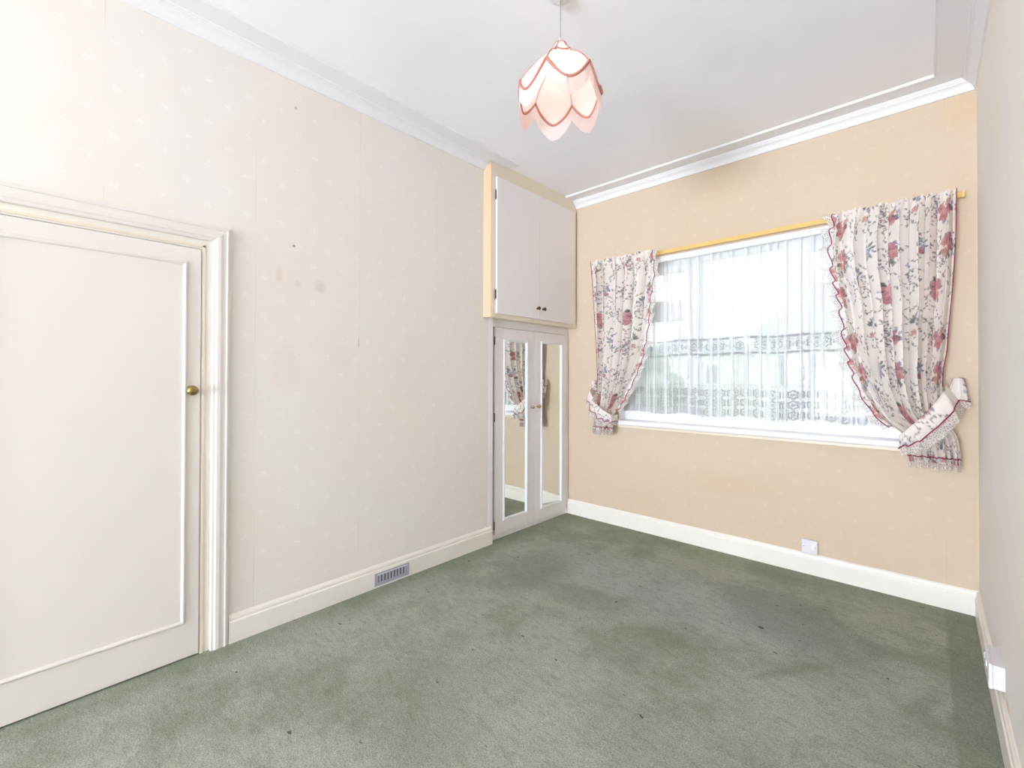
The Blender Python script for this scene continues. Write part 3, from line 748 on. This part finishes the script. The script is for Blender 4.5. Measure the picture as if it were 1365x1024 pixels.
# ------------------------------------------------------------------ tiebacks
def tieback(label, upper, mid, lower, seed, ybul, end_y, tail):
    """upper/mid/lower: matching (x, z) points along the sash from hook end to window end"""
    rg = np.random.default_rng(seed)
    cx, cz = upper[0]
    root = thing('curtain_tieback', (cx, end_y, cz), label, 'curtain tieback', 'frilled tiebacks round the curtains')
    n = 120; s = np.linspace(0, 1, n); ks = np.linspace(0, 1, len(upper))
    def ln(pts):
        a = np.array(pts); return np.interp(s, ks, a[:, 0]), np.interp(s, ks, a[:, 1])
    def sm(v):
        v = np.concatenate([[v[0]]*8, v, [v[-1]]*8]); return np.convolve(v, np.ones(17)/17, 'valid')
    U, Md, Lw = [tuple(map(sm, ln(q))) for q in (upper, mid, lower)]
    wave = np.sin(s*34+1.5*np.sin(s*9)); w2 = np.cos(s*34+1.5*np.sin(s*9)+.6)
    base = ybul-(.035)*np.sin(np.pi*np.clip(s*1.0, 0, 1))**.7
    base = np.where(s < .10, base+(end_y-base)*(1-s/.10)**1.0, base)
    base = np.where(s > .90, base+(3.640-base)*((s-.90)/.10)**1.3, base)
    def rowof(a, b, f, k):
        return [(float(a[0][i]+(b[0][i]-a[0][i])*f+k*.006*wave[i]), float(base[i]-k*.010*w2[i]-.010*math.sin(math.pi*min(f, 1))*(1-k*.3)), float(a[1][i]+(b[1][i]-a[1][i])*f+k*.008*wave[i])) for i in range(n)]
    fs = np.linspace(0, 1, 10)
    rows = [rowof(U, Md, f, f**1.5) for f in fs]
    o = MB().grid(rows).build('sash', M['print_'], root, solid=.003)
    print_attr(o, np.concatenate([s*.6]*10), np.concatenate([np.full(n, .35-.11*f) for f in fs]))
    MB().tube([(a, b-.004, c) for a, b, c in rows[-1]], .0034, 6).build('piping', M['pipe'], root)
    MB().grid([rowof(Md, Lw, f, 1+.5*f) for f in np.linspace(0, 1, 7)]).build('lace_frill', M['lace'], root)
    # puffed tail at the hook
    tc, tw, th = tail
    rr = []
    for q in range(14):
        f = q/13; ring = []
        for i in range(40):
            g = i/39; a = -1.2+2.4*g
            ring.append((tc[0]+tw*(g-.5)*(.55+.6*f)+.006*math.sin(g*22+f*3), tc[1]-.030*math.cos(a*.9)*math.sin(math.pi*min(f*.8+.15, 1))-.006*math.sin(g*26), tc[2]+th*(.5-f)+.012*math.cos(a)))
        rr.append(ring)
    o = MB().grid(rr).build('tail', M['print_'], root, solid=.003)
    print_attr(o, np.concatenate([np.linspace(0, .16, 40)]*14), np.concatenate([np.full(40, .45-.12*k/13) for k in range(14)]))
    MB().tube([(a, b-.003, c) for a, b, c in rr[-1]], .0032, 6).build('tail_piping', M['pipe'], root)
    MB().grid([[(a+.004*math.sin(i*.8)*f, b-.004*f*math.cos(i*.8), c-.038*f) for i, (a, b, c) in enumerate(rr[-1])] for f in np.linspace(0, 1, 5)]).build('tail_lace', M['lace'], root)
    MB().tube([(tc[0], D-.0005, cz-.02), (tc[0], 3.66, cz-.02), (tc[0], 3.655, cz-.005)], .004, 8).build('hook', M['brass'], root)
    return root
tieback('frilled floral tieback with mulberry piping around the wider curtain near the right wall',
        [(.085, 1.335), (.034, 1.225), (-.043, 1.115), (-.079, 1.075), (-.128, 1.015), (-.128, 1.012)],
        [(.125, 1.235), (.100, 1.165), (.033, 1.075), (-.043, .985), (-.126, .948), (-.128, .945)],
        [(.150, 1.170), (.117, 1.100), (.058, 1.010), (-.020, .935), (-.105, .905), (-.118, .90)], 1, 3.552, 3.655, ((.124, 3.640, 1.285), .090, .13))
tieback('frilled floral tieback around the narrower curtain next to the mirrored cupboard',
        [(-2.315, 1.285), (-2.262, 1.190), (-2.205, 1.115), (-2.140, 1.065), (-2.066, 1.025), (-2.060, 1.022)],
        [(-2.325, 1.190), (-2.295, 1.110), (-2.250, 1.035), (-2.172, .980), (-2.066, .958), (-2.060, .957)],
        [(-2.330, 1.140), (-2.310, 1.060), (-2.268, .985), (-2.180, .930), (-2.075, .918), (-2.066, .918)], 2, 3.552, 3.655, ((-2.305, 3.640, 1.270), .070, .10))

# ------------------------------------------------------------------ pendant lamp
PX, PY = -1.222, 1.640
pl = thing('pendant_lamp', (PX, PY, CZ), 'fringed peach and cream scalloped pendant lamp hanging from the ceiling', 'lamp')
MB().lathe([(0, 0), (.052, 0), (.052, -.006), (.046, -.018), (.028, -.026), (.008, -.028), (0, -.028)], (PX, PY, CZ), 'z', 32).build('ceiling_rose', M['plastic'], pl)
MB().tube([(PX, PY, CZ-.026), (PX, PY, 2.885)], .0032, 8).build('flex', M['cord'], pl)
MB().lathe([(0, .0), (.008, 0), (.013, -.012), (.0165, -.018), (.0165, -.05), (.021, -.055), (.021, -.062), (.016, -.066), (.015, -.095), (0, -.095)], (PX, PY, 2.892), 'z', 20).build('lamp_holder', M['plastic'], pl)
MB().lathe([(0, 0), (.013, 0), (.013, -.020), (.016, -.030), (.026, -.048), (.030, -.065), (.026, -.083), (.014, -.093), (0, -.096)], (PX, PY, 2.797), 'z', 24).build('bulb', M['bulb'], pl)
shade = thing('lamp_shade', (PX, PY, 2.84), None, None); del shade['_w']
shade.parent = pl; shade.location = (0, 0, 2.84-CZ); shade['_w'] = (PX, PY, 2.84)
view = math.atan2(-PY, -PX)            # towards the doorway side
PH0 = view+math.radians(11.5)
RP = [(2.802, .046), (2.799, .060), (2.788, .082), (2.772, .103), (2.750, .124), (2.720, .147), (2.690, .165), (2.65, .178), (2.60, .188)]
zz_, rr_ = np.array([p[0] for p in RP]), np.array([p[1] for p in RP])
ao = np.argsort(zz_)
def RZ(z): return float(np.interp(z, zz_[ao], rr_[ao]))
ZV, ZTIP = 2.692, 2.602
for k in range(6):
    c0 = PH0+k*math.pi/3
    def edge_z(g): return ZV-(ZV-ZTIP)*(1-abs(g)**1.7)
    def pt(g, z, push=0.0):
        a = c0+g*math.pi/6; r = RZ(z)
        r = r*(math.cos(math.pi/6)/max(math.cos(g*math.pi/6), .01))*(1+.155*(1-.15*abs(g)))*.97+push   # flat panels with a slight belly
        return (PX+r*math.cos(a), PY+r*math.sin(a), z)
    rows = []
    for f in np.linspace(0, 1, 16):
        rows.append([pt(g, 2.802+(edge_z(g)-2.802)*f) for g in np.linspace(-1, 1, 21)])
    MB().grid(rows).build('panel', M['shade'], shade)
    gs = np.linspace(-1, 1, 41)
    MB().tube([pt(g, edge_z(g), .003) for g in gs], .0062, 8).build('scallop_braid', M['trim'], shade)
    mb = MB()
    rg = random.Random(k)
    for i in range(54):
        g = -1+2*(i+.5)/54; x, y, z = pt(g, edge_z(g)-.002, .002); ln = .074+rg.uniform(-.002, .002)
        a = c0+g*math.pi/6; tx, ty = -math.sin(a)*.0010, math.cos(a)*.0010; ox, oy = math.cos(a)*.0010, math.sin(a)*.0010
        q = [(x+tx, y+ty), (x-tx+ox, y-ty+oy), (x-tx-ox, y-ty-oy)]
        mb.prism([[(u_, v_, z) for u_, v_ in q], [(u_, v_, z-ln) for u_, v_ in q]])
    tag(mb.build('fringe', M['fringe'], shade, smooth=False), kind='stuff')
    MB().tube([pt(-1, z, .001) for z in np.linspace(2.802, ZV, 14)], .0026, 6).build('rib_braid', M['trim'], shade)
    # crown petal
    cw = []
    for f in np.linspace(0, 1, 7):
        row = []
        for g in np.linspace(-1, 1, 13):
            z = 2.866-.062*f*(1-.22*abs(g)**2); r = .027+.036*f**1.4; a = c0+g*math.pi/6
            row.append((PX+r*math.cos(a), PY+r*math.sin(a), z))
        cw.append(row)
    MB().grid(cw).build('crown_petal', M['shade'], shade)
    MB().tube(cw[-1], .0026, 6).build('crown_braid', M['trim'], shade)
    MB().tube([r_[0] for r_ in cw], .0022, 6).build('crown_rib', M['trim'], shade)
MB().tube([(PX+.027*math.cos(a), PY+.027*math.sin(a), 2.866) for a in np.linspace(0, 2*math.pi, 30)], .0025, 6).build('top_ring', M['trim'], shade)

# ------------------------------------------------------------------ outside
gd = box('ground', M['ground'], (-40, 30, D+.3, 60, -.45, -.35)); tag(gd, 'pale paving outside beyond the window', 'ground', kind='structure')
def house(x0, x1, y0, y1, ze, zr, label, wins):
    h = thing('neighbour_house', ((x0+x1)/2, y0, -.35), label, 'house')
    box('wall', M['render'], (x0, x1, y0, y1, -.35, ze), h)
    ym = (y0+y1)/2
    MB().prism([[(x0-.2, y0-.3, ze-.1), (x0-.2, y1+.3, ze-.1), (x0+.9, ym, zr)], [(x1+.2, y0-.3, ze-.1), (x1+.2, y1+.3, ze-.1), (x1-.9, ym, zr)]]).build('roof', M['roof'], h)
    cxx = x0+1.6
    box('chimney', M['render'], (cxx-.3, cxx+.3, ym-.3, ym+.3, zr-.4, zr+.75), h)
    for (a, b, c, d) in wins:
        f = box('window', M['upvc'], (a, b, y0-.05, y0+.02, c, d), h)
        for q in (0, 1):
            box('pane', M['cord'], (a+.06+q*(b-a)/2, a+(b-a)/2-.06+q*(b-a)/2, y0-.06, y0-.045, c+.07, d-.07), f)
house(-4.6, 2.2, 18, 24, 2.9, 4.7, 'pale house with grey roof across the road, seen faintly through the net', ((-3.9, -2.7, 1.0, 2.2), (-1.2, 0, 1.0, 2.2), (-3.9, -2.7, -.2, .6)))
house(-11.5, -6.6, 22, 28, 2.6, 3.5, 'lower pale house further left across the road, seen faintly through the net', ((-10.6, -9.4, 1.0, 2.0), (-8.4, -7.2, 1.0, 2.0)))
def bush(x, y, r, h, label, seed):
    rg = np.random.default_rng(seed); bm = bmesh.new(); bmesh.ops.create_icosphere(bm, subdivisions=4, radius=1)
    for v in bm.verts:
        p = v.co; k = 1+.10*math.sin(7*p.x+seed)*math.sin(6*p.y)+.09*math.sin(11*p.z+3*p.x)+rg.uniform(-.05, .05)
        v.co = Vector((p.x*r*k, p.y*r*k, max(p.z*k, -.95)*h/2+h/2*.95))
    me = bpy.data.meshes.new('bush'); bm.to_mesh(me); bm.free(); me.materials.append(M['hedge'])
    o = bpy.data.objects.new('garden_bush', me); COL.objects.link(o); o.location = (x, y, -.35); tag(o, label, 'bush')
bush(-6.9, 13.5, .95, 3.0, 'taller rounded garden bush outside at the left of the window', 1)
bush(-5.2, 12.0, .8, 1.9, 'lower rounded garden bush outside left of the window centre', 2)

for o in bpy.data.objects:
    if '_w' in o: del o['_w']
